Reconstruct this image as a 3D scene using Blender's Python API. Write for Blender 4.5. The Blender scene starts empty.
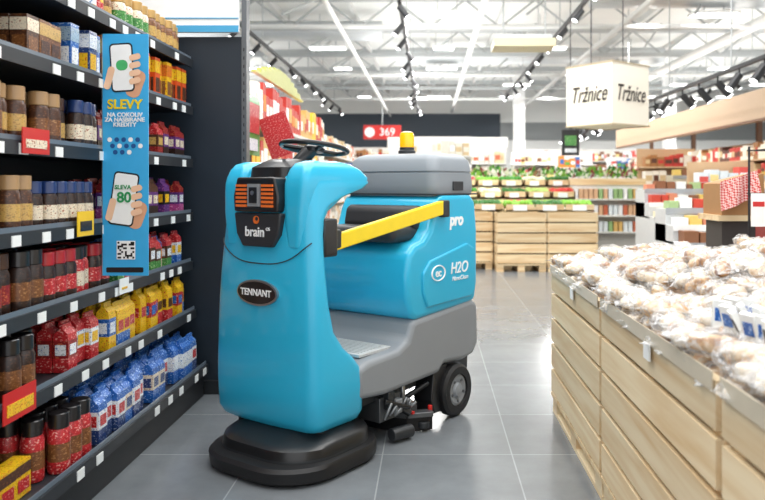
import bpy, math, random
from mathutils import Matrix, Vector
random.seed(7)
R=random.Random(11)
sc=bpy.context.scene
COL=sc.collection
try:
    sc.view_settings.view_transform='Standard'
    sc.view_settings.look='None'
    sc.view_settings.exposure=.38
except Exception: pass

def lin(h):
    h=h.lstrip('#'); out=[]
    for i in (0,2,4):
        c=int(h[i:i+2],16)/255
        out.append(c/12.92 if c<=0.04045 else ((c+0.055)/1.055)**2.4)
    return out
MATS={}
def mat(name,hexc,rough=.5,metal=0,coat=0,var=.06,scale=20,emit=0,bump=0,trans=0,alpha=1):
    if name in MATS: return MATS[name]
    m=bpy.data.materials.new(name); m.use_nodes=True
    nt=m.node_tree; b=nt.nodes['Principled BSDF']
    c=lin(hexc)
    tc=nt.nodes.new('ShaderNodeTexCoord')
    nz=nt.nodes.new('ShaderNodeTexNoise'); nz.inputs['Scale'].default_value=scale
    nt.links.new(tc.outputs['Object'],nz.inputs['Vector'])
    mx=nt.nodes.new('ShaderNodeMix'); mx.data_type='RGBA'
    mx.inputs[6].default_value=[x*(1-var) for x in c]+[1]
    mx.inputs[7].default_value=[min(1,x*(1+var)) for x in c]+[1]
    nt.links.new(nz.outputs['Fac'],mx.inputs[0])
    nt.links.new(mx.outputs[2],b.inputs['Base Color'])
    b.inputs['Roughness'].default_value=rough
    b.inputs['Metallic'].default_value=metal
    b.inputs['Coat Weight'].default_value=coat
    b.inputs['Coat Roughness'].default_value=.08
    b.inputs['Transmission Weight'].default_value=trans
    b.inputs['Alpha'].default_value=alpha
    if emit:
        b.inputs['Emission Color'].default_value=c+[1]
        b.inputs['Emission Strength'].default_value=emit
    if bump:
        bp=nt.nodes.new('ShaderNodeBump'); bp.inputs['Strength'].default_value=bump; bp.inputs['Distance'].default_value=.01
        nt.links.new(nz.outputs['Fac'],bp.inputs['Height']); nt.links.new(bp.outputs[0],b.inputs['Normal'])
    MATS[name]=m
    return m
def mixhex(a,b,t):
    a=a.lstrip('#'); b=b.lstrip('#')
    return '#'+''.join('%02x'%int(int(a[i:i+2],16)*(1-t)+int(b[i:i+2],16)*t) for i in (0,2,4))
def printed(name,h1,h2,h3=None,scale=(30,30,30),thr=.56,rough=.4,coat=.2):
    if name in MATS: return MATS[name]
    m=mat(name,h1,rough,coat=coat,var=.1); nt=m.node_tree; b=nt.nodes['Principled BSDF']
    tc=nt.nodes.new('ShaderNodeTexCoord'); mp=nt.nodes.new('ShaderNodeMapping'); mp.inputs['Scale'].default_value=scale
    nt.links.new(tc.outputs['Object'],mp.inputs['Vector'])
    nz=nt.nodes.new('ShaderNodeTexNoise'); nz.inputs['Scale'].default_value=1; nz.inputs['Detail'].default_value=1
    nt.links.new(mp.outputs[0],nz.inputs['Vector'])
    cr_=nt.nodes.new('ShaderNodeValToRGB'); e=cr_.color_ramp.elements
    e[0].position=.34; e[0].color=lin(mixhex(h1,'#000000',.2))+[1]; e[1].position=.42; e[1].color=lin(h1)+[1]; q=e.new(thr-.03); q.color=lin(h1)+[1]; q=e.new(thr+.03); q.color=lin(mixhex(h1,h2,.7))+[1]
    nt.links.new(nz.outputs['Fac'],cr_.inputs[0]); nt.links.new(cr_.outputs[0],b.inputs['Base Color'])
    return m
def wood(name,c1,c2,axis=1):
    m=bpy.data.materials.new(name); m.use_nodes=True; nt=m.node_tree; b=nt.nodes['Principled BSDF']
    tc=nt.nodes.new('ShaderNodeTexCoord'); mp=nt.nodes.new('ShaderNodeMapping')
    s=[14,14,14]; s[axis]=1.0; mp.inputs['Scale'].default_value=s
    nt.links.new(tc.outputs['Object'],mp.inputs['Vector'])
    geo=nt.nodes.new('ShaderNodeNewGeometry')
    add=nt.nodes.new('ShaderNodeVectorMath'); add.operation='ADD'
    sc_=nt.nodes.new('ShaderNodeMath'); sc_.operation='MULTIPLY'; sc_.inputs[1].default_value=37
    nt.links.new(geo.outputs['Random Per Island'],sc_.inputs[0])
    nt.links.new(mp.outputs[0],add.inputs[0]); nt.links.new(sc_.outputs[0],add.inputs[1])
    nz=nt.nodes.new('ShaderNodeTexNoise'); nz.inputs['Scale'].default_value=1.2; nz.inputs['Detail'].default_value=4; nz.inputs['Distortion'].default_value=.4
    nt.links.new(add.outputs[0],nz.inputs['Vector'])
    cr=nt.nodes.new('ShaderNodeValToRGB')
    cr.color_ramp.elements[0].position=.25; cr.color_ramp.elements[0].color=lin(c2)+[1]
    cr.color_ramp.elements[1].position=.6; cr.color_ramp.elements[1].color=lin(c1)+[1]
    nt.links.new(nz.outputs['Fac'],cr.inputs[0])
    hs=nt.nodes.new('ShaderNodeHueSaturation')
    mr=nt.nodes.new('ShaderNodeMapRange'); mr.inputs[3].default_value=.82; mr.inputs[4].default_value=1.08
    nt.links.new(geo.outputs['Random Per Island'],mr.inputs[0]); nt.links.new(mr.outputs[0],hs.inputs['Value'])
    nt.links.new(cr.outputs[0],hs.inputs['Color']); nt.links.new(hs.outputs[0],b.inputs['Base Color'])
    b.inputs['Roughness'].default_value=.6
    MATS[name]=m; return m

class MB:
    def __init__(s): s.v=[];s.f=[];s.m=[];s.slots=[]
    def mi(s,m):
        if m not in s.slots: s.slots.append(m)
        return s.slots.index(m)
    def add(s,vs,fs,m,M=None):
        o=len(s.v)
        for p in vs:
            s.v.append(tuple(M@Vector(p)) if M else tuple(p))
        if isinstance(m,list): ids=[s.mi(x) for x in m]
        else: ids=[s.mi(m)]*len(fs)
        for f,i in zip(fs,ids):
            s.f.append([a+o for a in f]); s.m.append(i)
    def box(s,x0,x1,y0,y1,z0,z1,m,M=None):
        vs=[(x0,y0,z0),(x1,y0,z0),(x1,y1,z0),(x0,y1,z0),(x0,y0,z1),(x1,y0,z1),(x1,y1,z1),(x0,y1,z1)]
        s.add(vs,[(0,3,2,1),(4,5,6,7),(0,1,5,4),(1,2,6,5),(2,3,7,6),(3,0,4,7)],m,M)
    def quad(s,a,b,c,d,m): s.add([a,b,c,d],[(0,1,2,3)],m)
    def loft(s,rings,m,cap=True,M=None):
        n=len(rings[0]); vs=[p for r in rings for p in r]; fs=[];ms=[]
        for i in range(len(rings)-1):
            for j in range(n):
                k=(j+1)%n
                fs.append((i*n+j,i*n+k,(i+1)*n+k,(i+1)*n+j)); ms.append(m[i] if isinstance(m,list) else m)
        if cap:
            fs.append(tuple(reversed(range(n)))); ms.append(m[0] if isinstance(m,list) else m)
            o=(len(rings)-1)*n
            fs.append(tuple(o+j for j in range(n))); ms.append(m[-1] if isinstance(m,list) else m)
        s.add(vs,fs,ms,M)
    def lathe(s,prof,m,x=0,y=0,z=0,n=12,M=None):
        rings=[[(x+r*math.cos(2*math.pi*j/n),y+r*math.sin(2*math.pi*j/n),z+h) for j in range(n)] for r,h in prof]
        s.loft(rings,m,True,M)
    def cyl(s,a,b,r,m,n=12,r2=None):
        a=Vector(a);b=Vector(b);d=b-a;q=d.to_track_quat('Z','Y').to_matrix().to_4x4(); M=Matrix.Translation(a)@q
        s.lathe([(r,0),(r if r2 is None else r2,d.length)],m,n=n,M=M)
    def obj(s,name,parent=None,smooth=True,bevel=0,seg=3,angle=35,sub=0):
        me=bpy.data.meshes.new(name); me.from_pydata(s.v,[],s.f)
        for m in s.slots: me.materials.append(m)
        me.polygons.foreach_set('material_index',s.m); me.update()
        if smooth:
            me.shade_smooth(); me.set_sharp_from_angle(angle=math.radians(angle))
        o=bpy.data.objects.new(name,me); COL.objects.link(o)
        if parent: o.parent=parent
        if bevel:
            b=o.modifiers.new('bev','BEVEL'); b.width=bevel; b.segments=seg; b.limit_method='ANGLE'; b.angle_limit=math.radians(30)
            b.harden_normals=False
        return o
def prism(mb,prof,a0,a1,m,axis='x'):
    n=len(prof)
    if axis=='x': vs=[(a0,u,z) for u,z in prof]+[(a1,u,z) for u,z in prof]
    else: vs=[(u,a0,z) for u,z in prof]+[(u,a1,z) for u,z in prof]
    fs=[tuple(range(n)),tuple(reversed(range(n,2*n)))]+[(j,n+j,n+(j+1)%n,(j+1)%n) for j in range(n)]
    mb.add(vs,fs,m)
def fixn(o):
    import bmesh
    bm=bmesh.new(); bm.from_mesh(o.data); bmesh.ops.recalc_face_normals(bm,faces=bm.faces); bm.to_mesh(o.data); bm.free()
def empty(name,loc=(0,0,0),rz=0):
    e=bpy.data.objects.new(name,None); e.location=loc; e.rotation_euler=(0,0,rz); e.empty_display_size=.1; COL.objects.link(e); return e
def text(name,body,loc,size,m,rot=(math.pi/2,0,0),parent=None,ext=.0015,shear=0,align='CENTER',bold=0,sx=1):
    c=bpy.data.curves.new(name,'FONT'); c.body=body; c.size=size; c.extrude=ext; c.align_x=align; c.align_y='CENTER'; c.shear=shear; c.offset=bold
    c.space_line=.85
    c.materials.append(m); o=bpy.data.objects.new(name,c); o.location=loc; o.rotation_euler=rot; o.scale=(sx,1,1); COL.objects.link(o)
    if parent: o.parent=parent
    return o

# ---------- materials
M_blue=mat('machine_blue','#27b2d8',.36,coat=.4,var=.03,scale=3)
M_gray=mat('machine_gray','#8b8f93',.5,var=.05,scale=5)
M_lid=mat('lid_gray','#888f95',.45,var=.05,scale=5)
M_step=mat('step_gray','#c4c6c5',.55,bump=.4,scale=90)
M_blk=mat('black_plastic','#17181a',.35,coat=.2)
M_rub=mat('rubber','#131315',.5)
M_drk=mat('dark_gray','#2b2e31',.45)
M_seat=mat('seat_vinyl','#2c2e31',.5)
M_yel=mat('safety_yellow','#f2d21a',.4)
M_org=mat('vent_orange','#e8702a',.45)
M_wht=mat('white_paint','#f4f5f4',.5)
M_met=mat('steel','#a8abad',.3,metal=.9)
M_dmet=mat('dark_steel','#6b6e71',.4,metal=.7)
M_amber=mat('amber_lens','#f5b400',.2,coat=.6,emit=.3)
M_red=mat('red_plastic','#c8231d',.4)
M_shelf=mat('shelf_charcoal','#23272c',.5)
M_sheet=mat('shelf_back','#181b1f',.6)
M_tag=mat('price_tag','#eef0ee',.5)
M_panel=mat('end_panel_navy','#1b2631',.5,var=.12,scale=3)
M_pine=wood('pine','#efdbb6','#d9b684',1)
M_pinex=wood('pine_x','#edd6ac','#d3aa75',0)
M_lamp=mat('lamp_emit','#ffffff',.5,emit=8,var=0)

# ---------- room
def floor_mat():
    m=bpy.data.materials.new('floor_tiles'); m.use_nodes=True; nt=m.node_tree; b=nt.nodes['Principled BSDF']
    tc=nt.nodes.new('ShaderNodeTexCoord'); mp=nt.nodes.new('ShaderNodeMapping'); mp.inputs['Location'].default_value=(.22,.15,0)
    nt.links.new(tc.outputs['Object'],mp.inputs['Vector'])
    br=nt.nodes.new('ShaderNodeTexBrick'); br.offset=0; br.squash=1
    br.inputs['Scale'].default_value=1; br.inputs['Brick Width'].default_value=.6; br.inputs['Row Height'].default_value=.6
    br.inputs['Mortar Size'].default_value=.0035; br.inputs['Mortar Smooth'].default_value=.2
    br.inputs['Color1'].default_value=lin('#73787c')+[1]; br.inputs['Color2'].default_value=lin('#7c8185')+[1]; br.inputs['Mortar'].default_value=lin('#9a9fa2')+[1]
    nt.links.new(mp.outputs[0],br.inputs['Vector'])
    nz=nt.nodes.new('ShaderNodeTexNoise'); nz.inputs['Scale'].default_value=3.5; nz.inputs['Detail'].default_value=10; nz.inputs['Roughness'].default_value=.65
    nt.links.new(tc.outputs['Object'],nz.inputs['Vector'])
    mx=nt.nodes.new('ShaderNodeMix'); mx.data_type='RGBA'; mx.blend_type='MULTIPLY'; mx.inputs[0].default_value=.5
    cr=nt.nodes.new('ShaderNodeValToRGB'); cr.color_ramp.elements[0].position=.35; cr.color_ramp.elements[0].color=(.65,.65,.65,1); cr.color_ramp.elements[1].position=.65
    nt.links.new(nz.outputs['Fac'],cr.inputs[0])
    nt.links.new(br.outputs['Color'],mx.inputs[6]); nt.links.new(cr.outputs[0],mx.inputs[7]); nt.links.new(mx.outputs[2],b.inputs['Base Color'])
    mr=nt.nodes.new('ShaderNodeMapRange'); mr.inputs[3].default_value=.14; mr.inputs[4].default_value=.28
    nt.links.new(nz.outputs['Fac'],mr.inputs[0]); nt.links.new(mr.outputs[0],b.inputs['Roughness'])
    b.inputs['Specular IOR Level'].default_value=.85
    return m
mb=MB(); mb.box(-16,16,-4,34,-.1,0,floor_mat()); mb.obj('floor',smooth=False)
M_ceil=mat('ceiling_sheet','#e2e3e0',.8,var=.06,scale=1)
mb=MB(); mb.box(-16,16,-1,34,5.6,5.7,M_ceil)
mb.obj('ceiling',smooth=False)
M_wall=mat('wall_light','#e9eae8',.8,var=.03,scale=1)
M_dband=mat('wall_dark_band','#3e4751',.7)
mb=MB(); mb.box(-16,16,34,34.2,0,5.6,M_wall); mb.box(-9,3.2,33.9,34,2.95,4.5,M_dband); mb.box(3.2,16,33.92,34,3.3,4.1,mat('wall_mid_band','#8b8f90',.7)); mb.obj('wall_back',smooth=False)
mb=MB(); mb.box(-16.2,-16,8,34,0,5.6,M_wall); mb.obj('wall_left',smooth=False)
mb=MB(); mb.box(16,16.2,8,34,0,5.6,M_wall); mb.obj('wall_right',smooth=False)

# ceiling structure
M_truss=mat('truss_gray','#b0b4b5',.5,metal=.1)
M_truss2=mat('pipe_white','#d6d7d5',.5)
M_silver=mat('duct_silver','#ccd0d2',.35,metal=.5)
for yy in (13.5,17,20.5,24,27.5,31):
    mb=MB()
    mb.box(-16,16,yy-.06,yy+.06,4.78,4.88,M_truss); mb.box(-16,16,yy-.09,yy+.09,5.45,5.6,M_truss)
    x=-16; k=0
    while x<15.9:
        mb.cyl((x,yy,4.85),(x+.8,yy,5.48),.025,M_truss,6); mb.cyl((x+.8,yy,5.48),(x+1.6,yy,4.85),.025,M_truss,6); x+=1.6
    mb.obj('roof_truss')
mb=MB()
for x in [-13+1.85*i for i in range(15)]:
    mb.box(x-.05,x+.05,12,34,5.46,5.6,M_truss2)
mb.obj('ceiling_purlins',smooth=False)
mb=MB()
for x,z,r in ((-4.2,4.65,.06),(-1.8,4.4,.05),(1.0,4.6,.07),(3.9,4.5,.06),(6.8,4.6,.12),(9.5,4.5,.06)):
    mb.cyl((x,9,z),(x,33.8,z),r,M_truss2,10)
for y,z in ((15.5,4.55),(22,4.5),(28.5,4.55)):
    mb.cyl((-15,y,z),(15,y,z),.05,M_truss2,8)
for x in (-7,-2.9,1.9,5.2,8.7): 
    for y in (14.6,18,21.4,24.8): mb.cyl((x,y,4.6),(x+.9,y+1.6,5.5),.025,M_truss,6)
mb.obj('ceiling_pipes')
mb=MB()
mb.cyl((-9,18.7,5.12),(-1.2,18.7,5.12),.25,M_silver,20); mb.cyl((3.3,15.3,5.12),(12,15.3,5.12),.24,M_silver,20); mb.cyl((-1,22.3,5.12),(7,22.3,5.12),.25,M_silver,20)
mb.obj('ventilation_duct')
M_trk=mat('track_black','#242528',.5)
def track(x,z,y0,y1,step,nm='track_light_rail',big=1):
    mb=MB(); mb.box(x-.03,x+.03,y0,y1,z-.03,z+.03,M_trk)
    y=y0+.3
    while y<y1:
        sx=R.choice((-1,1))
        mb.cyl((x,y,z),(x,y,z-.12*big),.015,M_trk,6)
        mb.cyl((x,y,z-.1*big),(x+.14*sx*big,y-.05,z-.28*big),.05*big,M_trk,10)
        mb.cyl((x+.14*sx*big,y-.05,z-.28*big),(x+.144*sx*big,y-.051,z-.286*big),.045*big,M_lamp,10)
        y+=step
    y=y0+1
    while y<y1:
        mb.cyl((x,y,z),(x,y,5.6),.012,M_truss,5); y+=3
    mb.obj(nm)
track(-.5,4.25,9,30,1.4); track(2.62,4.35,8,26,1.5); track(4.7,3.05,7.6,26,.85,big=1.25); track(-3.6,4.3,12,30,1.7); track(7.8,4.0,14,30,1.6)
for x in (-8,-5.2,-2.6,.35,3.0,5.8,8.6,11.6):
    for y in (15.2,18.9,22.2,25.8,29.4):
        if R.random()<.2: continue
        mb=MB(); w=.55 if R.random()<.5 else .95
        mb.box(x-w/2,x+w/2,y-.2,y+.2,4.72,4.77,M_wht); mb.box(x-w/2+.04,x+w/2-.04,y-.17,y+.17,4.71,4.721,M_lamp)
        mb.cyl((x-.2,y,4.77),(x-.2,y,5.6),.01,M_truss,5); mb.cyl((x+.2,y,4.77),(x+.2,y,5.6),.01,M_truss,5)
        mb.obj('ceiling_lamp',smooth=False)
mb=MB(); mb.box(1.2,2.35,13.9,14.6,3.85,4.0,mat('unit_cream','#d9cfae',.5)); mb.box(1.25,2.3,13.95,14.55,4.0,4.08,M_truss); mb.cyl((1.4,14.2,4.05),(1.4,14.2,5.6),.015,M_truss,5); mb.cyl((2.2,14.2,4.05),(2.2,14.2,5.6),.015,M_truss,5); mb.obj('hanging_air_unit',smooth=False)
mb=MB(); 
for x,y in ((3.35,28),(-6,28),(9,28)): mb.box(x-.2,x+.2,y-.2,y+.2,0,5.6,M_wht); mb.box(x-.24,x+.24,y-.24,y+.24,0,.25,M_truss)
mb.obj('support_column',smooth=False)

# ---------- product helpers
ACC={'#4a2a18':'#8a5a36','#2b1810':'#5a3824','#b08a5c':'#8d6b42','#c9a35a':'#a07438','#e9dcc3':'#8a3b22','#1f3b73':'#e8e4da','#c1272d':'#f0d9c8','#8e1b20':'#d98a4a','#191718':'#3a3030','#f1c11e':'#b8321f','#eef1f3':'#2a5aa5','#1f62b5':'#e8f0f6','#4b9bdc':'#f2f6f8','#5a2b73':'#c06aa0','#b84a8c':'#f0c8dc','#e07b1f':'#8a2f14','#3e8a3c':'#e8e4c0','#7a4b26':'#b98c5c','#9fb7c9':'#27508a'}
def P(h,rough=.4,coat=.2):
    if h in ACC: return printed('pk_'+h.strip('#'),h,ACC[h],scale=(100,100,150),thr=.63,rough=rough,coat=coat)
    return mat('pk_'+h.strip('#'),h,rough,coat=coat,var=.12,scale=30)
def jar(mb,x,y,z,r,h,b,l,c,n=12):
    mb.lathe([(r*.93,0),(r,.04*h),(r,.2*h),(r,.5*h),(r*.98,.66*h),(r*.82,.74*h),(r*.9,.755*h),(r*.9,.985*h),(r*.84,h)],[b,b,l,b,b,c,c,c],x,y,z,n)
def bag(mb,x,y,z,w,d,h,a,b,c,lab=None):
    def rg(zz,sw,sd): return [(x-sd/2,y-sw/2,z+zz),(x+sd/2,y-sw/2,z+zz),(x+sd/2,y+sw/2,z+zz),(x-sd/2,y+sw/2,z+zz)]
    mb.loft([rg(0,w*.96,d*.96),rg(.05*h,w,d),rg(.3*h,w,d),rg(.66*h,w,d),rg(.8*h,w*.98,d*.9),rg(.9*h,w*.96,.014),rg(h,w*.96,.01)],[a,a,b,c,c,c])
    if lab:
        e=.0015
        mb.quad((x+d/2+e,y-w*.36,z+.36*h),(x+d/2+e,y+w*.36,z+.36*h),(x+d/2+e,y+w*.36,z+.58*h),(x+d/2+e,y-w*.36,z+.58*h),lab)
        mb.quad((x-d*.36,y-w/2-e,z+.36*h),(x+d*.36,y-w/2-e,z+.36*h),(x+d*.36,y-w/2-e,z+.58*h),(x-d*.36,y-w/2-e,z+.58*h),lab)
def pbox(mb,x,y,z,w,d,h,a,b,lab):
    mb.box(x-d/2,x+d/2,y-w/2,y+w/2,z,z+h,a)
    e=.0015
    for (z0,z1,m,k) in ((.62,.92,b,.5),(.15,.5,lab,.38)):
        mb.quad((x+d/2+e,y-w*k,z+z0*h),(x+d/2+e,y+w*k,z+z0*h),(x+d/2+e,y+w*k,z+z1*h),(x+d/2+e,y-w*k,z+z1*h),m)
        mb.quad((x-d*k,y-w/2-e,z+z0*h),(x+d*k,y-w/2-e,z+z0*h),(x+d*k,y-w/2-e,z+z1*h),(x-d*k,y-w/2-e,z+z1*h),m)

# ---------- left shelf
SX=-1.42; YE=4.42
mb=MB()
mb.box(-1.9,-1.86,.9,YE,0,2.7,M_sheet)
lv=[(1.99,SX),(1.71,SX),(1.40,SX),(1.084,SX),(.795,SX),(.51,SX+.02),(.185,-1.33)]
for z,x in lv:
    mb.box(-1.86,x,.9,YE,z-.03,z-.004,M_shelf)
    mb.box(x,x+.012,.9,YE,z-.045,z+.004,M_shelf)
    mb.box(x-.004,x,.9,YE,z,z+.022,mat('lip_blue','#66727e',.3,coat=.3))
    y=1.0
    while y<YE-.1:
        if R.random()<.8: mb.box(x+.012,x+.016,y,y+.055,z-.044,z-.006,M_tag)
        y+=R.uniform(.13,.26)
mb.box(-1.86,-1.345,.9,YE,0,.14,M_sheet)
for y in (1.0,2.05,3.1,YE-.02): mb.box(-1.86,-1.82,y,y+.03,0,2.7,M_shelf)
mb.obj('supermarket_shelf',smooth=False)

def row(name,kind,zi,y0,y1,sp,depth,h,pal,r=.04,w=.08,d=.06,xf=None,stack=1,jit=.005,run=(1,4)):
    z=lv[zi][0]; x0=(lv[zi][1] if xf is None else xf)-.012
    mb=MB(); y=y0+sp/2
    runl=0; c=None
    while y<y1-sp/3:
        if runl<=0: c=R.choice(pal); runl=R.randint(*run)
        runl-=1
        off=R.choice((0,0,0,.02,.05))
        for k in range(depth):
            for s in range(stack):
                zz=z+s*(h+.001)
                if kind=='jar':
                    jar(mb,x0-off-r-k*(2*r+.006)+R.uniform(-jit,jit),y+R.uniform(-jit,jit)*.5,zz,r,h,*c)
                elif kind=='bag': bag(mb,x0-off-d/2-.008-k*(d+.01)+R.uniform(-jit,jit),y+R.uniform(-jit,jit),zz,w,d,h*R.uniform(.94,1.04),*c)
                else: pbox(mb,x0-off-d/2-k*(d+.006)+R.uniform(-jit,jit),y,zz,w,d,h,*c)
        y+=sp
    return mb.obj(name)
bn=P('#4a2a18'); bn2=P('#2b1810'); tan=mat('cap_tan','#b08c60',.4,coat=.3); gold=P('#c9a35a'); cr=P('#e9dcc3'); nv=P('#1f3b73'); rd=P('#c1272d'); rd2=P('#8e1b20'); bk=P('#191718'); yl=P('#f1c11e'); wh=P('#eef1f3'); bl=P('#1f62b5'); bl2=P('#4b9bdc'); pu=P('#5a2b73'); pk=P('#b84a8c'); og=P('#e07b1f'); gr=P('#3e8a3c'); br=P('#7a4b26'); lg=P('#9fb7c9')
capn=mat('cap_navy','#203a70',.35,coat=.3); capb=mat('cap_black','#1a1718',.3,coat=.4); capr=mat('cap_red','#b5222a',.35,coat=.3); capd=mat('cap_brown','#4e2e1b',.35,coat=.3); capg=mat('cap_gold','#c7a164',.3,metal=.4)
JT=[(bn,br,tan),(bn,br,tan),(bn,gold,tan),(bn2,br,capg),(bn,cr,tan)]
JR=[(bn2,rd,capb),(bn2,rd,capr),(bn2,br,capb),(bn2,rd2,capd)]
row('cocoa_tins','jar',0,1.2,4.35,.085,2,.17,[(yl,rd,capg),(cr,gr,capg),(yl,wh,capn),(br,gold,capg)],r=.039)
row('coffee_jars','jar',1,1.2,2.58,.088,3,.2,[(bn,gold,capg),(bn2,br,capg),(bn,br,capd)],r=.041)
row('chocolate_boxes','box',1,2.64,2.95,.085,3,.15,[(br,gold,bn),(bn,cr,br)],w=.08,d=.06)
row('cocoa_packs','box',1,2.97,3.3,.075,3,.19,[(bl,lg,wh),(nv,wh,yl),(lg,rd,wh),(gr,wh,yl)],w=.07,d=.05,run=(1,2))
row('tea_boxes','box',1,3.32,4.38,.08,3,.21,[(og,yl,br),(og,bn,wh),(P('#d9531e'),yl,bn),(yl,og,br)],w=.072,d=.07)
row('coffee_jars','jar',2,1.2,2.95,.082,3,.2,JT,r=.039)
row('coffee_jars','jar',2,2.97,3.3,.075,3,.2,[(bn2,cr,capn),(bn,wh,capn),(bn2,gold,capd)],r=.035)
row('candy_bags','bag',2,3.34,4.36,.085,3,.19,[(rd2,bn,rd,gold),(pu,rd2,bn,wh),(bn,rd,rd2,yl),(bn2,pu,rd2,cr)],w=.08,d=.06)
row('coffee_jars','jar',3,1.2,2.72,.084,3,.2,JT,r=.04)
row('coffee_jars','jar',3,2.74,3.3,.078,3,.18,[(bn2,cr,capn),(bn2,gold,capn),(bn,cr,capn)],r=.036)
row('candy_bags','bag',3,3.34,4.36,.085,3,.2,[(pu,pk,pu,wh),(pk,pu,rd2,wh),(pu,bk,pu,yl),(bn2,pu,bn,cr)],w=.08,d=.06)
row('coffee_jars','jar',4,1.2,2.8,.088,3,.22,JR,r=.041)
row('coffee_jars','jar',4,2.8,3.38,.08,3,.2,[(rd,cr,capb),(rd2,yl,capb),(bn2,rd,capr)],r=.037)
row('coffee_bags','bag',4,3.42,4.36,.08,3,.19,[(bl,wh,rd,yl),(rd,wh,bl,yl),(bn,cr,rd2,gold),(cr,rd,bl,yl),(gr,bn,rd,wh)],w=.074,d=.06,run=(1,2))
row('coffee_jars','jar',5,1.2,2.85,.088,3,.21,[(bn2,rd,capb),(bn2,bn,capb),(bn2,rd2,capr),(bn2,br,capb)],r=.041)
row('coffee_bags','bag',5,2.92,3.26,.08,3,.2,[(rd,rd2,rd,wh),(rd,wh,rd,yl),(bn,rd,rd2,cr)],w=.074,d=.06,run=(1,2))
row('cocoa_bags','bag',5,3.3,4.36,.08,3,.21,[(yl,yl,yl,rd),(yl,bl,yl,wh),(rd,yl,yl,bn),(yl,rd,yl,bl),(bl,yl,yl,rd)],w=.074,d=.06,run=(1,2))
row('coffee_jars','jar',6,1.2,2.6,.095,3,.23,[(bn2,yl,capb),(bn2,br,capb),(bn2,bn,capb)],r=.044,xf=-1.46)
row('coffee_cartons','box',6,2.2,2.6,.1,1,.12,[(yl,bn,rd),(yl,rd,bn)],w=.095,d=.06)
row('coffee_jars','jar',6,2.64,3.0,.088,4,.22,[(rd,br,capb),(bn2,rd,capb),(rd2,rd,capb)],r=.041)
row('coffee_bags','bag',6,3.04,4.36,.085,4,.21,[(bl,wh,bl,wh),(bl,bl2,wh,bl),(nv,wh,bl,rd),(bl,cr,bl,nv)],w=.08,d=.062,run=(1,3))
def ptag(y,zi,m1,m2,w=.2,h=.09):
    z,x=lv[zi]; mb=MB(); mb.box(x+.02,x+.024,y,y+w,z-.04,z+h-.03,m1); mb.box(x+.0241,x+.026,y+.02,y+w-.02,z-.02,z+h-.07,m2); mb.box(x+.0165,x+.02,y+w/2-.02,y+w/2+.02,z-.04,z-.01,M_shelf); mb.obj('price_label',smooth=False)
ptag(2.55,2,M_red,cr,.18,.08); ptag(2.95,3,mat('label_yellow','#f3c81f',.4),bk,.14,.09); ptag(2.4,5,M_red,yl,.2,.09); ptag(3.35,4,M_tag,yl,.1,.06)

mb=MB(); mb.box(-1.9,-1.13,4.47,4.53,0,2.14,M_panel); mb.box(-1.13,-1.10,4.46,4.54,0,2.62,M_dmet)
z=.1
while z<2.1: mb.box(-1.118,-1.112,4.455,4.461,z,z+.02,M_blk); z+=.05
mb.box(-1.9,-1.1,4.44,4.55,0,.08,M_sheet)
mb.obj('shelf_end_panel',smooth=False)
hs=empty('header_sign',(0,0,0))
mb=MB(); mb.box(-1.81,-1.14,4.43,4.455,2.16,2.62,M_wht); mb.box(-1.81,-1.14,4.425,4.43,2.16,2.20,mat('sign_blue','#4aa3cf',.4)); mb.box(-1.81,-1.14,4.425,4.43,2.24,2.246,MATS['sign_blue']); mb.obj('board',hs,smooth=False)

# ---------- promo poster
ps=empty('hanging_promo_sign',(-1.312,3.2,1.38))
M_pb=mat('poster_blue','#3aaae2',.4); M_skin=mat('print_skin','#f0c4a2',.5); M_skn2=mat('print_skin_shade','#dba27f',.5)
mb=MB(); mb.box(-.096,.1,0,.006,-.52,.52,M_pb)
def rr(mb,cx,cz,w,h,r,y,m,rot=0,n=5):
    pts=[]
    for qx,qz,a0 in ((1,-1,-90),(1,1,0),(-1,1,90),(-1,-1,180)):
        for i in range(n+1):
            a=math.radians(a0+90*i/n); pts.append((qx*(w/2-r)+r*math.cos(a),qz*(h/2-r)+r*math.sin(a)))
    c,s=math.cos(rot),math.sin(rot)
    mb.add([(cx+p*c-q*s,y,cz+p*s+q*c) for p,q in pts],[tuple(range(len(pts)))],m)
for cx,cz,rt,w,h in ((-.012,.375,.06,.1,.21),(-.005,-.19,-.14,.11,.23)):
    rr(mb,cx+.058,cz-.07,.065,.12,.028,-.0012,M_skn2,-.35)
    for k in range(4): rr(mb,cx+.056,cz+.045-.034*k,.05,.026,.012,-.0042,M_skin,.25)
    rr(mb,cx-.054,cz-.045,.03,.1,.014,-.0042,M_skin,-.25)
    rr(mb,cx,cz,w,h,.018,-.002,M_blk,rt); rr(mb,cx,cz,w-.012,h-.014,.013,-.003,M_wht,rt)
    if cz>0: rr(mb,cx,cz+.01,.05,.045,.02,-.0036,mat('print_green','#45b36b',.5),rt)
for i in range(13): rr(mb,-.065+.03*(i%5)+.012*(i//5),.065-.027*(i//5),.02,.02,.0095,-.0015,mat('print_navy','#15508f',.5) if i%3 else M_wht)
R2=random.Random(3)
mb.add([(-.035,-.0015,-.45),(.045,-.0015,-.45),(.045,-.0015,-.37),(-.035,-.0015,-.37)],[(0,1,2,3)],M_wht)
for i in range(9):
    for j in range(9):
        if R2.random()<.5 or (i in(0,8) and j in(0,8)):
            a=-.031+i*.008; b=-.446+j*.008; mb.quad((a,-.0025,b),(a+.008,-.0025,b),(a+.008,-.0025,b+.008),(a,-.0025,b+.008),M_blk)
rr(mb,0,-.495,.16,.022,.005,-.0015,M_blk)
mb.obj('poster_board',ps,smooth=False)
text('slevy','SLEVY',(0,-.003,.215),.056,M_yel,parent=ps,bold=.0014)
text('slevy_lines','NA COKOLIV\nZA NASBIRANE\nKREDITY',(0,-.003,.15),.025,M_wht,parent=ps,bold=.0006)
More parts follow.
